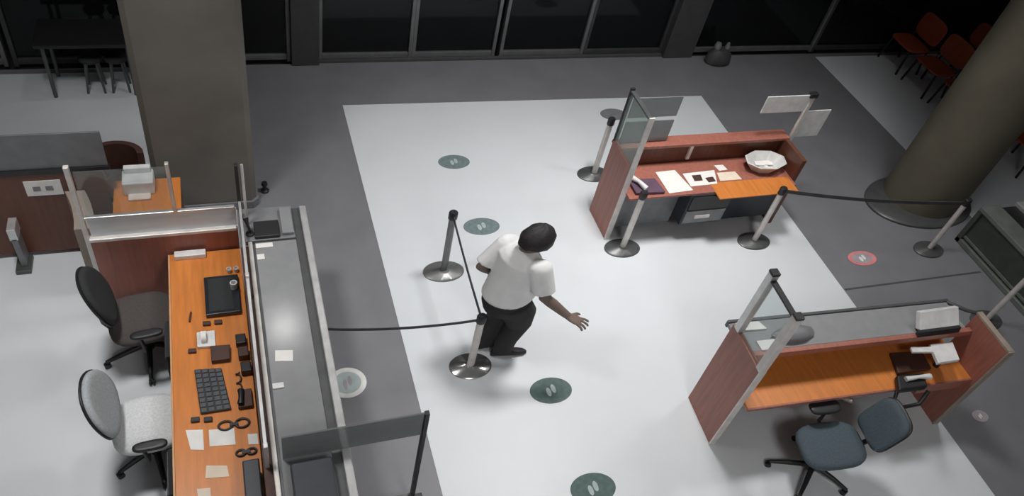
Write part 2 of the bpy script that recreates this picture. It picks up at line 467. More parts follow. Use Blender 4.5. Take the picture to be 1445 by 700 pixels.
single('note_pad', 'small white note pad by the counter screen below the card', 'note pad', B(.11, .17, 4.63, 4.69, 1.1005, 1.112), 'paper')
single('name_tag', 'small white tag at the middle of the counter inner edge', 'tag', B(.11, .19, 3.33, 3.375, 1.1005, 1.115), 'plastic_white')
single('brochure', 'pale brochure lying on the counter worktop near the middle', 'brochure', MB().prism([(.15, 3.58), (.28, 3.56), (.29, 3.66), (.16, 3.68)], 1.1005, 1.104), 'paper')
single('counter_terminal', 'dark box shaped terminal on the near end of the counter', 'terminal', B(.16, .44, 2.35, 2.66, 1.1005, 1.2), 'navy', bevel=.012)

t = thing('counter_divider', 'smoky glass divider panel standing across the service counter on a post', 'divider', (.95, 2.75, 0))
B(.12, 1.10, 2.745, 2.757, 1.11, 1.40).build('pane', 'glass_smoke', t)
B(1.10, 1.135, 2.73, 2.77, .004, 1.40).build('post', 'black', t, bevel=.004)
B(1.02, 1.22, 2.70, 2.80, .0, .02).build('foot', 'black', t, bevel=.004)
B(.60, 1.10, 2.74, 2.762, .10, .14).build('lower_bar', 'base_dark', t)

# ------------------------------------------------------------------ orange desk with its things
t = thing('clerk_desk', 'long desk with orange wood top behind the service counter', 'desk', (-.3, 3.7, 0))
B(-.61, -.02, 2.0, 5.12, .72, .75).build('desktop', 'wood_orange', t, bevel=.004)
B(-.625, -.61, 2.0, 5.12, .715, .752).build('edge_strip', 'wood_edge', t, bevel=.003)
B(-.10, -.06, 2.0, 5.12, .0, .72).build('modesty_panel', 'wood_red', t)
for y in (5.05, 3.3):
    B(-.56, -.10, y - .02, y + .02, .004, .72).build('side_panel', 'wood_dark', t)
for y in (4.30, 3.10):
    p = B(-.66, -.16, y - .25, y + .12, .004, .70).build('drawer_unit', 'fabric_black', t, bevel=.006)
    for k in range(3):
        d = B(-.672, -.66, y - .24, y + .11, .04 + k * .22, .24 + k * .22).build('drawer', 'navy', p, bevel=.003)
Z = .7515
lp = thing('desk_terminal', 'dark flat terminal at the far end of the orange desk', 'terminal', (-.18, 4.56, Z))
B(-.34, -.06, 4.35, 4.77, Z, Z + .05).build('body', 'screen_dark', lp, bevel=.008)
B(-.31, -.12, 4.38, 4.74, Z + .05, Z + .053).build('top_plate', 'fabric_black', lp)
single('white_pen_holder', 'white pen holder standing on the dark flat terminal', 'pen holder', MB().lathe((-.10, 4.61, Z + .054), [(.028, 0), (.03, .07), (.022, .07), (.02, .02)], 16), 'plastic_white', smooth=40)
for i, (x, y) in enumerate(((-.13, 4.84), (-.07, 4.84))):
    single('white_cup', ['small white cup beyond the terminal, farther from the counter', 'small white cup beyond the terminal, against the counter'][i], 'cup', MB().lathe((x, y, Z), [(.016, 0), (.021, .05), (.016, .05), (.013, .01)], 16), 'plastic_white', 'cups on the orange desk', smooth=40)
t = thing('tape_dispenser', 'white tape dispenser in the middle of the orange desk', 'dispenser', (-.35, 4.12, Z))
MB().prism([(-.42, 4.05), (-.28, 4.04), (-.28, 4.20), (-.42, 4.20)], Z, Z + .03).build('body', 'plastic_white', t, bevel=.006)
MB().tube([(-.385, 4.125, Z + .05), (-.345, 4.125, Z + .05)], .05, 18).build('tape_roll', 'paper', t, smooth=40)
single('dark_box', 'dark brown box beside the white tape dispenser on the desk', 'box', MB().prism([(-.32, 3.88), (-.18, 3.88), (-.17, 4.02), (-.32, 4.03)], Z, Z + .05), 'dark_brown', bevel=.006)
t = thing('keyboard', 'black keyboard on the middle of the orange desk', 'keyboard', (-.33, 3.63, Z))
q = [(-.45, 3.84), (-.25, 3.82), (-.20, 3.43), (-.42, 3.43)]
MB().prism(q, Z, Z + .022).build('case', 'black', t, bevel=.005)
for i in range(4):
    for k in range(9):
        u = (i + .5) / 4; v = (k + .5) / 9
        ax = q[0][0] + (q[1][0] - q[0][0]) * u; bx_ = q[3][0] + (q[2][0] - q[3][0]) * u
        ay = q[0][1] + (q[1][1] - q[0][1]) * u; by_ = q[3][1] + (q[2][1] - q[3][1]) * u
        x = ax + (bx_ - ax) * v; y = ay + (by_ - ay) * v
        B(x - .019, x + .019, y - .017, y + .017, Z + .022, Z + .029).build('key', 'keys', t)
def eyelets(label, x, y, z, r=.05):
    """black bow shaped desk accessory: two open loops joined by a bridge"""
    t = thing('scissors', label, 'scissors', (x, y, z))
    for s_ in (-1, 1):
        MB().tube([(x + s_ * r * 1.2 + r * math.cos(a * PI / 8), y + r * .75 * math.sin(a * PI / 8), z + .008) for a in range(17)], .009, 8).build('loop', 'black', t, smooth=60)
    B(x - .03, x + .03, y - .012, y + .012, z, z + .016).build('bridge', 'black', t)
    return t
eyelets('black double loop scissors below the keyboard on the desk', -.19, 3.30, Z)
eyelets('dark small double loop scissors near the bottom of the desk', -.12, 3.05, Z, .032)
for i, (x, y, l) in enumerate(((-.46, 3.39, 'small black eraser left of the scissors, nearer the desk edge'), (-.37, 3.375, 'small black eraser between the scissors and another eraser'),
                               (-.34, 4.29, 'small dark brown stapler between terminal and tape dispenser'), (-.25, 4.29, 'small dark brown hole punch next to the terminal'), (-.46, 4.03, 'small dark pen rest at the edge by the tape dispenser'), (-.47,4.38,'tiny dark pen on the bare orange desk edge'))):
    single(['eraser', 'eraser', 'stapler', 'hole_punch', 'pen_rest', 'pen'][i], l, ['eraser', 'eraser', 'stapler', 'hole punch', 'pen rest', 'pen'][i],
           MB().prism([(x - .03, y - .018), (x + .03, y - .022), (x + .032, y + .016), (x - .028, y + .02)] if i < 5 else [(x - .006, y - .05), (x + .006, y - .05), (x + .02, y + .05), (x + .008, y + .05)], Z, Z + .025), 'black' if i < 2 else 'dark_brown', bevel=.004)
def sheet(name, label, pts, z, mat='paper', cat='paper', group='papers on the orange desk', th=.003):
    return single(name, label, cat, MB().prism([(x, y) for x, y in reversed(pts)], z, z + th), mat, group)
sheet('paper_sheet', 'white paper at the desk edge next to the scissors', [(-.53, 3.32), (-.41, 3.30), (-.41, 3.13), (-.50, 3.15)], Z)
sheet('paper_sheet', 'wide white paper just below the scissors on the desk', [(-.37, 3.29), (-.19, 3.27), (-.19, 3.13), (-.37, 3.15)], Z)
sheet('paper_sheet', 'cream paper slip alone on the lower desktop', [(-.40, 3.0), (-.26, 2.97), (-.25, 2.88), (-.41, 2.90)], Z, 'paper_cream')
sheet('paper_sheet', 'cream paper slip cut by the bottom of the picture', [(-.47, 2.83), (-.38, 2.82), (-.38, 2.70), (-.46, 2.71)], Z, 'paper_cream')
sheet('paper_sheet', 'small white paper beside the counter screen on the desk', [(-.10, 3.20), (-.03, 3.19), (-.03, 3.10), (-.10, 3.11)], Z)
t = thing('telephone', 'dark desk telephone with coiled handset by the counter screen', 'telephone', (-.09, 3.5, Z))
MB().prism([(-.15, 3.42), (-.04, 3.42), (-.04, 3.58), (-.14, 3.58)], Z, Z + .04).build('body', 'dark_brown', t, bevel=.008)
MB().tube([(-.13, 3.44, Z + .055), (-.12, 3.50, Z + .075), (-.12, 3.56, Z + .055)], [.026, .016, .026], 10).build('handset', 'black', t, smooth=60)
MB().tube([(-.13 + .02 * math.cos(a * .9), 3.62 + .012 * a + .02 * math.sin(a * .9), Z + .012) for a in range(14)], .007, 6).build('cord', 'black', t, smooth=60)
t = thing('monitor', 'dark monitor lying by the desk end at the picture bottom', 'monitor', (-.07, 2.7, Z))
B(-.15, -.035, 2.42, 2.88, Z + .02, Z + .20).build('housing', 'navy', t, bevel=.01)
B(-.13, -.05, 2.55, 2.75, Z, Z + .02).build('foot', 'black', t)
for i, (x, y) in enumerate(((-.08, 4.05), (-.07, 3.92), (-.06, 3.77))):
    single('cash_box', ['black cash device beside the counter screen, topmost of three', 'black cash device beside the counter screen, middle of three', 'black cash device beside the counter screen, lowest of three'][i], 'device',
           B(x - .045, x + .035, y - .045, y + .05, Z, Z + .07), ['black', 'dark_brown', 'black'][i], 'cash devices beside the counter screen', bevel=.008)

# ------------------------------------------------------------------ divider at the far end of the orange desk
t = thing('desk_divider', 'desk divider of brown panel, frosted band and clear glass between steel posts', 'divider', (-.6, 5.16, 0))
B(-1.20, -.02, 5.14, 5.18, .004, .985).build('lower_panel', 'wood_red', t, bevel=.004)
B(-1.20, -.03, 5.115, 5.205, .985, 1.02).build('sill_rail', 'steel_pale', t, bevel=.006)
B(-1.18, -.02, 5.155, 5.167, 1.02, 1.225).build('frosted_pane', 'glass_frost', t)
B(-1.20, -.03, 5.145, 5.18, 1.225, 1.25).build('middle_rail', 'steel', t, bevel=.004)
B(-1.18, -.50, 5.158, 5.164, 1.25, 1.74).build('clear_pane', 'glass_clear', t)
B(-1.235, -1.195, 5.14, 5.18, .004, 1.80).build('post', 'steel_pale', t, bevel=.005)
B(-.52, -.49, 5.14, 5.18, 1.25, 1.78).build('post', 'steel', t, bevel=.005)
single('document_tray', 'white document tray against the desk divider', 'tray', B(-.57, -.31, 5.04, 5.11, Z, Z + .05), 'plastic_white', bevel=.006)

# ------------------------------------------------------------------ far left desk with panels
t = thing('reception_desk', 'brown panelled reception desk with grey screen at the left picture edge', 'desk', (-1.9, 6.0, 0))
B(-3.4, -1.12, 5.97, 6.01, .06, 1.04).build('front_panel', 'wood_dark', t, bevel=.004)
B(-3.4, -1.06, 5.96, 6.02, 1.04, 1.09).build('rail', 'black', t)
B(-3.4, -1.07, 5.98, 6.0, 1.09, 1.47).build('screen', 'grey_panel', t, bevel=.004)
B(-3.4, -1.36, 6.01, 6.6, .70, .74).build('desktop', 'wood_red', t)
B(-1.98, -1.93, 5.80, 5.96, .05, .42).build('leg', 'grey_mid', t, bevel=.006)
MB().box(-2.03, -1.90, 5.74, 5.96, .004, .05).build('foot', 'base_dark', t, bevel=.008)
B(-1.99, -1.92, 5.80, 5.97, .40, .54).build('bracket', 'steel', t, bevel=.006)
n = thing('paper_notice', 'white paper notice fixed to the brown reception panel', 'notice', (-1.62, 5.96, .76))
B(-1.77, -1.48, 5.962, 5.968, .79, .965).build('sheet', 'paper', n)
for k in range(2):
    B(-1.71 + k * .10, -1.65 + k * .10, 5.959, 5.962, .85, .90).build('print_block', 'grey_mid', n)

t = thing('side_desk', 'small orange side desk with curved beige end panel behind the divider', 'desk', (-.95, 5.85, 0))
B(-1.08, -.50, 5.45, 6.14, .71, .75).build('desktop', 'wood_orange', t, bevel=.004)
m = MB(); R = []
for i in range(9):
    u = i / 8; y = 5.42 + .50 * u; x = -1.20 - .10 * (u ** 2)
    R.append([(x, y, .1), (x - .16, y, .1), (x - .16, y, .86), (x, y, .86)])
m.rings(R).build('end_panel', 'beige', t, smooth=40)
B(-.54, -.50, 5.5, 6.05, .004, .71).build('side_panel', 'wood_dark', t)
B(-1.06, -.54, 6.02, 6.06, .1, .71).build('back_panel', 'wood_dark', t)
t = thing('lounge_chair', 'brown rounded chair behind the small orange side desk', 'chair', (-1.07, 6.46, 0))
R = []
for i in range(13):
    a = PI * (i / 12); 
    R.append([(-1.07 + rr * math.cos(a), 6.40 + rr * .8 * math.sin(a), z) for rr, z in ((.20, .40), (.26, .40), (.26, .86), (.20, .86))])
MB().rings(R).build('backrest', 'dark_brown', t, smooth=40)
MB().lathe((-1.07, 6.42, .36), [(.18, 0), (.2, .02), (.2, .08), (.15, .1)], 24).build('seat', 'dark_brown', t, smooth=40)
MB().lathe((-1.07, 6.42, .004), [(.16, 0), (.16, .02), (.03, .04), (.03, .36)], 20).build('pedestal', 'base_dark', t, smooth=40)
t = thing('printer', 'white printer on the small orange side desk', 'printer', (-.84, 6.0, .75))
B(-.99, -.72, 5.92, 6.12, .7515, .90).build('body', 'plastic_white', t, bevel=.012)
B(-.95, -.76, 5.84, 5.92, .755, .775).build('paper_tray', 'paper_pink', t, bevel=.004)
B(-.97, -.74, 6.06, 6.12, .90, .96).build('paper_feed', 'plastic_white', t, bevel=.006)
single('door_stop', 'small black fixture on the floor beside the square column', 'fixture', MB().lathe((.30, 6.66, 0), [(.045, 0), (.045, .02), (.022, .03), (.022, .09), (.035, .10), (.03, .13)], 18), 'black', smooth=40)

# ------------------------------------------------------------------ dark table far left
t = thing('dark_table', 'dark table with thin legs standing before the black glass', 'table', (-1.5, 8.4, 0))
B(-1.95, -.95, 8.45, 9.0, .70, .74).build('tabletop', 'black', t, bevel=.006)
for x, y in ((-1.88, 8.52), (-1.02, 8.52), (-1.88, 8.94), (-1.02, 8.94)):
    MB().tube([(x, y, .004), (x, y, .70)], .022, 8).build('leg', 'base_dark', t, smooth=60)
for i, (x, l) in enumerate(((-1.45, 'dark stool tucked under the dark table, nearer the middle'), (-1.18, 'dark stool tucked under the dark table, nearer the column'))):
    s = thing('dark_stool', l, 'stool', (x, 8.66, 0), 'stools at the dark table')
    MB().lathe((x, 8.66, .42), [(.12, 0), (.125, .03), (.11, .05)], 20).build('seat', 'fabric_black', s, smooth=40)
    for k in range(4):
        a = PI / 4 + k * PI / 2
        MB().tube([(x + .13 * math.cos(a), 8.66 + .13 * math.sin(a), .004), (x + .08 * math.cos(a), 8.66 + .08 * math.sin(a), .42)], .014, 6).build('leg', 'base_dark', s, smooth=60)

# ------------------------------------------------------------------ orange chairs in the far right corner
def waiting_chair(label, x, y, rz, mat='chair_orange'):
    t = thing('waiting_chair', label, 'chair', (x, y, 0), 'orange waiting chairs')
    f = rotz(x, y, rz)
    MB().rings(pad_rings(.30, .24, .04, n=24, e=4)).xf(lambda p: f(Vector((p.x + x, p.y + y, p.z + .45)))).build('seat', mat, t, smooth=60)
    MB().rings(pad_rings(.30, .20, .035, n=24, e=4)).xf(lambda p: f(Vector((p.x + x, y + .25 + p.y * .15, .72 + p.y - p.z * .3)))).build('backrest', mat, t, smooth=60)
    for sx_ in (-1, 1):
        for sy_ in (-1, 1):
            MB().tube([f(Vector((x + sx_ * .27, y + sy_ * .22, .004))), f(Vector((x + sx_ * .23, y + sy_ * .18, .44)))], .018, 8).build('leg', 'black', t, smooth=60)
        MB().tube([f(Vector((x + sx_ * .24, y + .18, .43))), f(Vector((x + sx_ * .24, y + .26, .60)))], .014, 6).build('back_support', 'black', t, smooth=60)
    return t
waiting_chair('orange waiting chair, farthest of the row in the dark corner', 10.95, 8.69, -PI / 2 - .05)
waiting_chair('orange waiting chair, second of the row in the dark corner', 10.95, 8.02, -PI / 2)
waiting_chair('orange waiting chair, third of the row in the dark corner', 11.0, 7.37, -PI / 2)
waiting_chair('orange waiting chair standing behind the row in the dark corner', 11.9, 8.35, -PI / 2)
waiting_chair('orange waiting chair past the round column at the picture edge', 11.2, 6.05, -PI / 2)

# ------------------------------------------------------------------ low green glass cabinet at the right edge
t = thing('display_cabinet', 'low dark green glass cabinet with pale metal edges at the picture edge', 'cabinet', (9.4, 3.6, 0))
B(8.95, 10.6, 2.2, 4.72, .05, .54).build('body', 'cab_green', t)
B(8.90, 8.95, 2.2, 4.78, .004, .07).build('bottom_rail', 'cab_frame', t, bevel=.006)
B(8.93, 8.955, 2.2, 4.78, .10, .13).build('lower_trim', 'cab_frame', t)
B(8.90, 9.22, 2.2, 4.78, .54, .60).build('top_rail', 'cab_frame', t, bevel=.008)
B(8.90, 10.6, 4.72, 4.78, .004, .54).build('end_panel', 'cab_green', t)
B(9.22, 9.50, 2.2, 4.75, .54, .57).build('top_channel', 'black', t)
B(9.50, 9.75, 2.2, 4.78, .54, .62).build('inner_rail', 'steel', t, bevel=.006)
B(9.75, 10.6, 2.2, 4.78, .54, .60).build('top_glass', 'screen_dark', t)

# ------------------------------------------------------------------ far teller booth
t = thing('teller_booth', 'far teller booth of red brown wood facing the shop front', 'booth', (5.1, 5.6, 0))
lp_ = B(4.0, 4.05, 5.42, 5.92, .004, 1.09).build('end_panel', 'wood_red', t, bevel=.004)
B(3.992, 4.058, 5.408, 5.425, .004, 1.78).build('edge_strip', 'steel_pale', lp_, bevel=.003)
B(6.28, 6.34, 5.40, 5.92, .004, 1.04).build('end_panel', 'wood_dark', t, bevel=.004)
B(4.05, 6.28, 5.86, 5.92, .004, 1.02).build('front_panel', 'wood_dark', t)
B(4.02, 6.34, 5.80, 5.97, 1.02, 1.06).build('ledge', 'wood_red', t, bevel=.006)
B(4.05, 6.28, 5.31, 5.86, .72, .75).build('desktop', 'wood_red', t, bevel=.004)
B(5.15, 6.25, 5.19, 5.46, .735, .7505).build('slide_shelf', 'wood_orange', t, bevel=.004)
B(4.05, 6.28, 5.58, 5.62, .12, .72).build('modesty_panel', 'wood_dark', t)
d = B(4.85, 5.42, 5.30, 5.70, .25, .72).build('drawer_unit', 'navy', t, bevel=.006)
dr = B(4.87, 5.40, 5.285, 5.30, .29, .48).build('drawer', 'grey_mid', d, bevel=.003)
B(5.0, 5.2, 5.27, 5.285, .37, .41).build('handle', 'steel_pale', d)
B(4.87, 5.40, 5.285, 5.30, .50, .70).build('drawer', 'black', d, bevel=.003)
B(5.42, 6.28, 5.45, 5.58, .12, .72).build('dark_cupboard', 'navy', t)
B(4.05, 4.85, 5.50, 5.58, .12, .72).build('kick_board', 'grey_panel', t)
B(4.01, 4.04, 5.43, 5.91, 1.09, 1.75).build('end_glass', 'glass_green', t)
B(4.0, 4.05, 5.90, 5.925, 1.06, 1.79).build('glass_post', 'black', t, bevel=.003)
B(4.0, 4.05, 5.43, 5.90, 1.745, 1.765).build('glass_rail', 'base_dark', t)
for z0, z1 in ((1.08, 1.36), (1.42, 1.68)):
    B(4.06, 4.66, 5.875, 5.89, z0, z1).build('front_glass', 'glass_smoke', t)
B(5.0, 5.04, 5.83, 5.86, .80, 1.02).build('cable_cover', 'steel_pale', t)
pz = Z
sheet('paper_sheet', 'white printed sheet on the far booth desk, nearest the bare end panel', [(4.55, 5.70), (4.81, 5.71), (4.88, 5.36), (4.56, 5.34)], pz, 'paper', 'paper', 'papers in the far booth', .006)
t = thing('open_brochure', 'white open brochure with dark pictures in the middle of the far booth desk', 'brochure', (5.1, 5.55, pz))
MB().prism([(4.88, 5.42), (5.24, 5.43), (5.32, 5.66), (4.88, 5.64)], pz, pz + .006).build('pages', 'paper', t)
MB().prism([(4.97, 5.50), (5.08, 5.50), (5.10, 5.60), (4.98, 5.60)], pz + .006, pz + .008).build('picture', 'dark_brown', t)
MB().prism([(5.14, 5.46), (5.24, 5.47), (5.24, 5.55), (5.13, 5.54)], pz + .006, pz + .008).build('picture', 'dark_brown', t)
sheet('paper_sheet', 'cream leaflet on the far booth desk beside the bowl', [(5.33, 5.61), (5.58, 5.61), (5.60, 5.47), (5.30, 5.47)], pz, 'paper_cream', 'paper', 'papers in the far booth', .006)
sheet('paper_stub', 'short white leaflet between the open brochure and the cream leaflet', [(5.36, 5.74), (5.48, 5.74), (5.50, 5.65), (5.38, 5.64)], pz, 'paper', 'paper', 'papers in the far booth', .006)
t = thing('desk_phone', 'purple grey telephone with white handset on the far booth desk', 'telephone', (4.3, 5.45, pz))
MB().prism([(4.14, 5.36), (4.50, 5.34), (4.47, 5.57), (4.14, 5.58)], pz, pz + .04).build('body', 'purple', t, bevel=.008)
MB().tube([(4.17, 5.58, pz + .065), (4.22, 5.49, pz + .08), (4.27, 5.38, pz + .065)], [.035, .024, .035], 10).build('handset', 'plastic_white', t, smooth=60)
t = thing('bowl', 'white faceted bowl with papers at the end of the far booth desk', 'bowl', (5.98, 5.64, pz))
R = []
for r, z in ((.17, 0), (.29, .13), (.275, .135), (.15, .02)):
    R.append([(5.98 + r * math.cos(2 * PI * i / 8 + .2), 5.64 + r * .62 * math.sin(2 * PI * i / 8 + .2), pz + z) for i in range(8)])
MB().rings(R).build('shell', 'bowl', t)
for k, (a, b_) in enumerate(((0, 0), (.08, .03), (-.05, .02))):
    MB().prism([(5.92 + a, 5.62 + b_), (6.04 + a, 5.60 + b_), (6.06 + a, 5.68 + b_), (5.94 + a, 5.69 + b_)], pz + .025 + .012 * k, pz + .033 + .012 * k).build('leaflet', 'paper', t)
t = thing('booth_sign', 'steel post with two pale sign plates at the end of the far booth', 'sign', (6.4, 5.85, 0))
B(6.37, 6.42, 5.83, 5.87, .004, 1.62).build('post', 'steel_pale', t, bevel=.004)
B(6.34, 6.44, 5.82, 5.88, 1.62, 1.68).build('post_cap', 'black', t, bevel=.004)
B(6.345, 6.55, 5.75, 5.95, 0, .02).build('foot', 'base_dark', t)
B(5.76, 6.36, 5.845, 5.86, 1.42, 1.65).build('plate', 'plastic_white', t, bevel=.003)
B(6.42, 6.78, 5.845, 5.86, 1.03, 1.42).build('plate', 'plastic_white', t, bevel=.003)

# ------------------------------------------------------------------ nearer teller booth (slightly turned)
bt = rotz(4.05, 3.2, math.radians(-3.2))
t = thing('teller_booth', 'nearer teller booth of red brown wood with orange desk and glass', 'booth', (5.3, 2.9, 0))
def nb(*a):
    return MB().box(*a).xf(bt)
ep = nb(4.03, 4.08, 2.70, 3.22, .004, 1.20).build('end_panel', 'wood_red', t, bevel=.004)
nb(4.022, 4.088, 2.685, 2.702, .004, 1.22).build('edge_strip', 'steel_pale', ep, bevel=.003)
ep = nb(6.60, 6.66, 2.56, 3.02, .004, 1.25).build('end_panel', 'wood_red', t, bevel=.004)
nb(6.592, 6.668, 2.545, 2.562, .004, 1.27).build('edge_strip', 'beige', ep, bevel=.003)
nb(6.598, 6.662, 2.56, 3.03, 1.25, 1.275).build('top_cap', 'beige', ep, bevel=.003)
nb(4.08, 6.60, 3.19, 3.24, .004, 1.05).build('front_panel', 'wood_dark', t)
nb(4.06, 6.55, 2.98, 3.30, 1.06, 1.10).build('counter_shelf', 'grey_lam', t, bevel=.006)
MB().tube([(6.56, 3.31, 1.09), (6.63, 3.14, 1.16), (6.63, 3.02, 1.255)], .02, 8).xf(bt).build('corner_rail', 'base_dark', t, smooth=60)
nb(4.06, 6.58, 3.30, 3.33, 1.04, 1.115).build('front_rail', 'base_dark', t, bevel=.004)
nb(4.08, 6.60, 2.93, 2.98, 1.03, 1.10).build('shelf_edge', 'wood_red', t, bevel=.004)
nb(4.08, 6.60, 2.62, 3.19, .72, .75).build('desktop', 'wood_orange', t, bevel=.004)
nb(4.08, 6.60, 2.605, 2.62, .715, .752).build('edge_strip', 'wood_red', t)
nb(4.08, 6.60, 3.12, 3.16, .75, 1.06).build('back_board', 'wood_red', t)
nb(4.08, 6.60, 2.98, 3.02, .15, .72).build('modesty_panel', 'grey_panel', t)
nb(6.05, 6.60, 2.64, 2.98, .55, .72).build('drawer_unit', 'wood_red', t, bevel=.004)
nb(4.045, 4.065, 2.72, 3.18, 1.20, 1.90).build('end_glass', 'glass_clear', t)
nb(4.02, 4.09, 3.12, 3.19, 1.20, 1.95).build('glass_post', 'steel', t, bevel=.006)
nb(4.02, 4.09, 2.69, 2.76, 1.20, 1.92).build('glass_post', 'steel_pale', t, bevel=.006)
nb(4.03, 4.08, 2.76, 3.12, 1.885, 1.905).build('glass_rail', 'black', t)
nb(4.02, 4.09, 3.12, 3.19, 1.95, 1.975).build('post_cap', 'black', t)
nb(4.02, 4.09, 2.69, 2.76, 1.92, 1.945).build('post_cap', 'black', t)
def npt(*pts):
    return [tuple(bt(Vector((x, y, 0)))[:2]) for x, y in pts]
bz_ = 1.1005
single('plastic_bag', 'crumpled grey plastic bag on the counter shelf behind the end glass', 'bag', MB().rings([[(4.62 + r * 1.5 * math.cos(i * PI / 8) * (1 + .12 * math.sin(i * 2.1)), 3.06 + r * .6 * math.sin(i * PI / 8), bz_ + z) for i in range(16)] for r, z in ((.13, 0), (.15, .03), (.12, .07), (.05, .09))]), 'grey_mid', smooth=50)
sheet('paper_stack', 'white papers on the counter shelf against the end glass', [(4.12, 3.28), (4.36, 3.26), (4.40, 3.17), (4.14, 3.19)], bz_, 'paper', 'paper', 'papers on the nearer booth', .02)
sheet('paper_stack', 'white papers at the inner edge of the counter shelf by the end panel', [(4.22, 3.06), (4.42, 3.05), (4.44, 2.95), (4.22, 2.96)], bz_, 'paper', 'paper', 'papers on the nearer booth', .02)
t = thing('monitor', 'white backed monitor standing on the shelf of the nearer booth', 'monitor', (6.2, 2.95, bz_))
MB().hull8([(5.94, 2.86, bz_ + .04), (6.42, 2.84, bz_ + .04), (6.42, 2.90, bz_ + .02), (5.94, 2.92, bz_ + .02)], [(5.96, 2.99, bz_ + .17), (6.43, 2.98, bz_ + .17), (6.43, 3.02, bz_ + .14), (5.96, 3.03, bz_ + .14)]).build('back_cover', 'plastic_white', t, bevel=.006)
MB().hull8([(5.90, 2.82, bz_ + .005), (6.40, 2.80, bz_ + .005), (6.42, 2.84, bz_ + .0), (5.92, 2.87, bz_ + .0)], [(5.90, 2.84, bz_ + .05), (6.42, 2.82, bz_ + .05), (6.42, 2.85, bz_ + .05), (5.92, 2.88, bz_ + .05)]).build('bezel', 'black', t)
t = thing('card_terminal', 'white terminal with black arm on the nearer booth desk', 'terminal', (6.2, 2.68, Z))
MB().prism([(6.04, 2.58), (6.30, 2.57), (6.38, 2.77), (6.11, 2.79)], .96, 1.0).build('plate', 'plastic_white', t, bevel=.006)
MB().prism([(5.86, 2.74), (6.10, 2.70), (6.11, 2.76), (5.88, 2.80)], .97, .995).build('handle', 'plastic_white', t, bevel=.004)
MB().tube([(6.27, 2.68, Z), (6.27, 2.68, .96)], .03, 10).build('arm', 'black', t, smooth=60)
single('keyboard_tray', 'black keyboard tray on the nearer booth desk', 'tray', MB().prism([(5.76, 2.66), (6.16, 2.64), (6.20, 2.84), (5.84, 2.88)], Z, Z + .04), 'dark_brown', bevel=.006)
t = thing('telephone', 'black telephone with pale handset hanging at the nearer booth desk edge', 'telephone', (5.88, 2.50, .55))
MB().prism([(5.60, 2.47), (5.94, 2.45), (6.02, 2.60), (5.70, 2.63)], Z + .001, Z + .07).build('body', 'black', t, bevel=.02)
MB().tube([(5.74, 2.56, Z + .085), (5.88, 2.55, Z + .10), (6.02, 2.54, Z + .085)], [.026, .017, .03], 10).build('handset', 'plastic_white', t, smooth=60)
MB().tube([(5.62, 2.49, Z + .03), (5.58, 2.42, .70), (5.70, 2.39, .62), (5.90, 2.38, .64), (5.96, 2.43, Z + .02)], .02, 8).build('cord', 'black', t, smooth=60)
single('desk_lever', 'pale metal lever under the front edge of the nearer booth desk', 'lever', MB().tube([(5.02, 2.66, .700), (5.10, 2.57, .690), (5.16, 2.52, .690)], [.015, .022, .022], 8), 'beige', smooth=60)

# ------------------------------------------------------------------ small thing at the shop front
t = thing('floor_unit', 'small dark machine with two knobs by the shop front glass', 'machine', (7.4, 8.95, 0))
MB().lathe((7.42, 8.92, .0), [(.17, 0), (.19, .02), (.17, .16), (.10, .24)], 20, 1.2, .8).build('body', 'pillar_dark', t, smooth=50)
MB().lathe((7.34, 8.94, .24), [(.05, 0), (.06, .05), (.04, .1)], 12).build('knob', 'grey_mid', t, smooth=50)
MB().lathe((7.52, 8.94, .22), [(.035, 0), (.04, .06), (.02, .12)], 12).build('knob', 'grey_mid', t, smooth=50)

single('paper_scrap', 'tiny white paper scrap on the grey floor under the long belt', 'paper', MB().prism([(6.62, 5.92), (6.74, 5.92), (6.76, 6.0), (6.66, 6.02)], .0045, .008), 'paper')
t = thing('microphone', 'small black microphone at the far inner corner of the counter', 'microphone', (.075, 4.93, 1.115))
MB().lathe((.075, 4.93, 1.1155), [(.035, 0), (.035, .015), (.012, .02), (.012, .06)], 14).build('base', 'black', t, smooth=40)
MB().tube([(.075, 4.93, 1.17), (.06, 4.94, 1.23), (.05, 4.98, 1.27)], [.012, .012, .026], 10).build('head', 'black', t, smooth=60)

# ------------------------------------------------------------------ person
PX, PY, PH, PSX = 2.26, 4.12, math.radians(14), 1.42
def PT(p):
    """body frame (forward, left, up) -> world"""
    p = Vector(p)
    ca, sa = math.cos(PH), math.sin(PH)
    return Vector((PX + (p.x * ca - p.y * sa) * PSX, PY + p.x * sa + p.y * ca, p.z))
def PINV(w):
    ca, sa = math.cos(PH), math.sin(PH)
    dx, dy = (w[0] - PX) / PSX, w[1] - PY
    return Vector((dx * ca + dy * sa, -dx * sa + dy * ca, w[2]))
def loft(mb, secs, n=20):
    """secs: (x, y, z, rx(forward), ry(side)) horizontal ellipses"""
    mb.rings([[(x + rx * math.cos(2 * PI * i / n), y + ry * math.sin(2 * PI * i / n), z) for i in range(n)] for x, y, z, rx, ry in secs])
def ball(mb, c, r, n=14):
    rx, ry, rz = r if isinstance(r, tuple) else (r, r, r)
    mb.rings([[(c[0] + rx * math.sin(PI * k / 10) * math.cos(2 * PI * i / n), c[1] + ry * math.sin(PI * k / 10) * math.sin(2 * PI * i / n), c[2] - rz * math.cos(PI * k / 10)) for i in range(n)] for k in range(1, 10)])
def remesh(o, vox, it=6):
    r = o.modifiers.new('remesh', 'REMESH'); r.mode = 'VOXEL'; r.voxel_size = vox; r.use_smooth_shade = True
    s = o.modifiers.new('smooth', 'SMOOTH'); s.factor = .5; s.iterations = it
    return o
per = thing('person', 'person in white shirt and dark trousers reaching out beside the chrome stanchion', 'person', (PX, PY, 0))
R_SH = Vector((.045, -.185, 1.40))
R_EL = PINV((2.47, 3.86, 1.09))
R_WR = PINV((2.70, 3.77, .90))
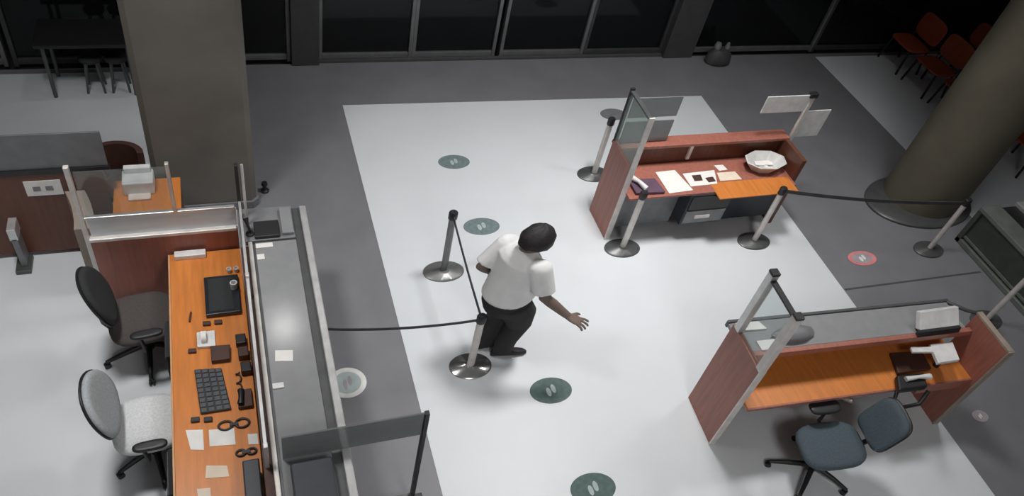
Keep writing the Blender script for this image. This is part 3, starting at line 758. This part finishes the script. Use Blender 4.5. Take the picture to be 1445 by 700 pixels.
R_HD = PINV((2.82, 3.72, .845))
L_SH = Vector((.0, .165, 1.40))
L_EL = Vector((-.15, .18, 1.14))
L_WR = Vector((-.04, .235, .96))
b = MB()
# trunk, neck, legs
loft(b, [(-.02, 0, .80, .10, .14), (-.01, 0, .90, .12, .16), (.0, 0, 1.05, .12, .15), (.02, 0, 1.25, .11, .16), (.02, 0, 1.38, .09, .17), (.02, 0, 1.45, .06, .10)])
HC = Vector((.07, -.035, 1.595))
b.tube([(.02, 0, 1.40), (.05, -.01, 1.48), (.07, -.02, 1.56)], [.066, .062, .060], 14)
# head built facing forward, then turned away from the viewer and bowed
hb = MB()
ball(hb, HC, (.104, .086, .120))
ball(hb, HC + Vector((.035, 0, -.055)), (.070, .064, .066))          # jaw
hb.tube([HC + Vector((.095, 0, .02)), HC + Vector((.124, 0, -.022)), HC + Vector((.100, 0, -.032))], [.009, .015, .010], 8)   # nose
for s_ in (-1, 1):
    ball(hb, HC + Vector((-.005, s_ * .086, -.012)), (.020, .011, .032), 8)   # ears
    hb.tube([HC + Vector((.088, s_ * .052, .024)), HC + Vector((.103, s_ * .02, .026))], .008, 6)   # brows
    ball(hb, HC + Vector((.094, s_ * .032, .004)), (.010, .015, .009), 8)   # eyes
hb.tube([HC + Vector((.092, -.022, -.068)), HC + Vector((.106, 0, -.066)), HC + Vector((.092, .022, -.068))], .006, 6)   # lips
HROT = Matrix.Rotation(math.radians(32), 3, 'Z') @ Matrix.Rotation(math.radians(20), 3, 'Y')
def HX(p):
    return HROT @ (Vector(p) - HC) + HC
hb.xf(HX)
b.add(hb.v, hb.f)
LEGS = ((-1, .015), (1, -.05))
for s_, fx in LEGS:
    b.tube([(-.01, s_ * .08, .84), (.06 + fx, s_ * .075, .46), (fx, s_ * .07, .08)], [.080, .055, .042], 12)
def arm(sh, el, wr):
    b.tube([sh, sh.lerp(el, .5), el], [.054, .048, .041], 12)
    ball(b, el, .042)
    b.tube([el, el.lerp(wr, .3), wr], [.041, .043, .031], 12)
arm(R_SH, R_EL, R_WR)
arm(L_SH, L_EL, L_WR)
HS = 1.2
def hand(wr, fwd, side, normal, curl, spread=.18):
    """palm and five fingers; fwd along the palm, side towards the thumb, normal out of the back of the hand"""
    fwd, side, normal = fwd.normalized() * HS, side.normalized() * HS, normal.normalized() * HS
    R = []
    for u, hw, th in ((-.01, .026, .020), (.03, .038, .018), (.06, .043, .015), (.092, .041, .012)):
        R.append([tuple(wr + fwd * u + side * (hw * math.cos(2 * PI * i / 14)) + normal * (th * math.sin(2 * PI * i / 14))) for i in range(14)])
    b.rings(R)
    for k, (off, ln) in enumerate(((.031, .078), (.011, .088), (-.011, .080), (-.031, .062))):
        d = (fwd + side * (off * spread / .031)).normalized() * HS
        p0 = wr + fwd * .082 + side * off
        p1 = p0 + d * (ln * .45)
        d2 = (d * math.cos(curl) - normal * math.sin(curl))
        p2 = p1 + d2 * (ln * .32)
        d3 = (d * math.cos(curl * 1.8) - normal * math.sin(curl * 1.8))
        p3 = p2 + d3 * (ln * .25)
        b.tube([p0, p1, p2, p3], [.0115, .011, .010, .0085], 8)
    t0 = wr + fwd * .028 + side * .028
    t1 = t0 + (fwd * .6 + side * .8).normalized() * .042
    t2 = t1 + (fwd * .9 + side * .35 - normal * .2).normalized() * .036
    b.tube([t0, t1, t2], [.0155, .013, .010], 8)
rf = (R_HD - R_WR)
up_ = Vector((0, 0, 1)); sd = rf.cross(up_)
hand(R_WR, rf, -sd, (sd.cross(rf)) if (sd.cross(rf)).z > 0 else -(sd.cross(rf)), .35, .32)
lf = Vector((.7, .1, -.6))
sd2 = Vector((.2, .1, 1)); sd2 = sd2 - lf.normalized() * sd2.dot(lf.normalized())
hand(L_WR, lf, sd2, Vector((0, 1, .1)), .5, .12)
b.xf(PT)
body = remesh(b.build('body', 'skin', per), .0065, 3)
# hair
h = MB()
R = []
n = 28
for k in range(0, 13):
    ph = PI * k / 18
    ring = []
    for i in range(n):
        th = 2 * PI * i / n
        cx_ = math.cos(th)
        lim = 1.0 if cx_ < .2 else 1.0 - .62 * min(1, (cx_ - .2) / .5)    # hairline: short over the face, long at the nape
        a = ph * lim
        wob = 1 + .03 * math.sin(th * 7 + k)
        ring.append((HC.x - .006 + .130 * wob * math.sin(a) * math.cos(th), HC.y + .112 * wob * math.sin(a) * math.sin(th), HC.z + .012 + .140 * wob * math.cos(a)))
    if k == 0:
        ring = [(p[0] + .001 * math.cos(i), p[1] + .001 * math.sin(i), p[2]) for i, p in enumerate(ring)]
    R.append(ring)
h.rings(R)
h.xf(HX)
h.xf(PT)
h.build('hair', 'hair', per, smooth=80)
# shirt: trunk plus short sleeves
s = MB()
loft(s, [(-.03, 0, .88, .155, .185), (-.02, 0, .91, .172, .195), (.005, 0, 1.00, .180, .20), (.02, 0, 1.15, .170, .20), (.02, 0, 1.28, .150, .205), (.01, 0, 1.38, .125, .20), (.01, 0, 1.43, .095, .14), (.03, 0, 1.475, .072, .080)], 28)
for sh, el, fr in ((R_SH, R_EL, .80), (L_SH, L_EL, .85)):
    ball(s, sh + Vector((0, 0, -.005)), .082)
    s.tube([sh, sh.lerp(el, .5), sh.lerp(el, fr)], [.082, .080, .078], 16)
s.xf(PT)
remesh(s.build('shirt', 'shirt', per), .011, 4)
# trousers
tr = MB()
loft(tr, [(-.02, 0, .70, .14, .16), (-.02, 0, .80, .160, .185), (-.02, 0, .88, .155, .18), (-.02, 0, .93, .14, .165)], 24)
for s_, fx in LEGS:
    tr.tube([(-.01, s_ * .08, .84), (.05 + fx * .5, s_ * .082, .68), (.07 + fx, s_ * .078, .48), (.015 + fx, s_ * .072, .25), (fx, s_ * .07, .06)], [.125, .120, .095, .078, .068], 16)
tr.xf(PT)
remesh(tr.build('trousers', 'trousers', per), .011, 4)
# shoes, turned towards the reaching arm
for s_, fx in LEGS:
    c0 = PT((fx, s_ * .07, 0))
    ang = math.radians(-6 if s_ < 0 else 8)
    R = []
    for u, hw, zt in ((-.085, .022, .06), (-.07, .036, .085), (-.02, .042, .105), (.05, .043, .085), (.12, .046, .058), (.17, .040, .045), (.20, .018, .028)):
        ring = []
        for i in range(12):
            a = 2 * PI * i / 12
            yy = hw * math.cos(a); zz = max(0.0, zt * (.5 + .5 * math.sin(a)))
            ring.append((c0.x + (u * math.cos(ang) - yy * math.sin(ang)) * 1.3, c0.y + u * math.sin(ang) + yy * math.cos(ang), .005 + zz))
        R.append(ring)
    sm = MB().rings(R)
    sm.build('shoe', 'shoe', per, smooth=60)
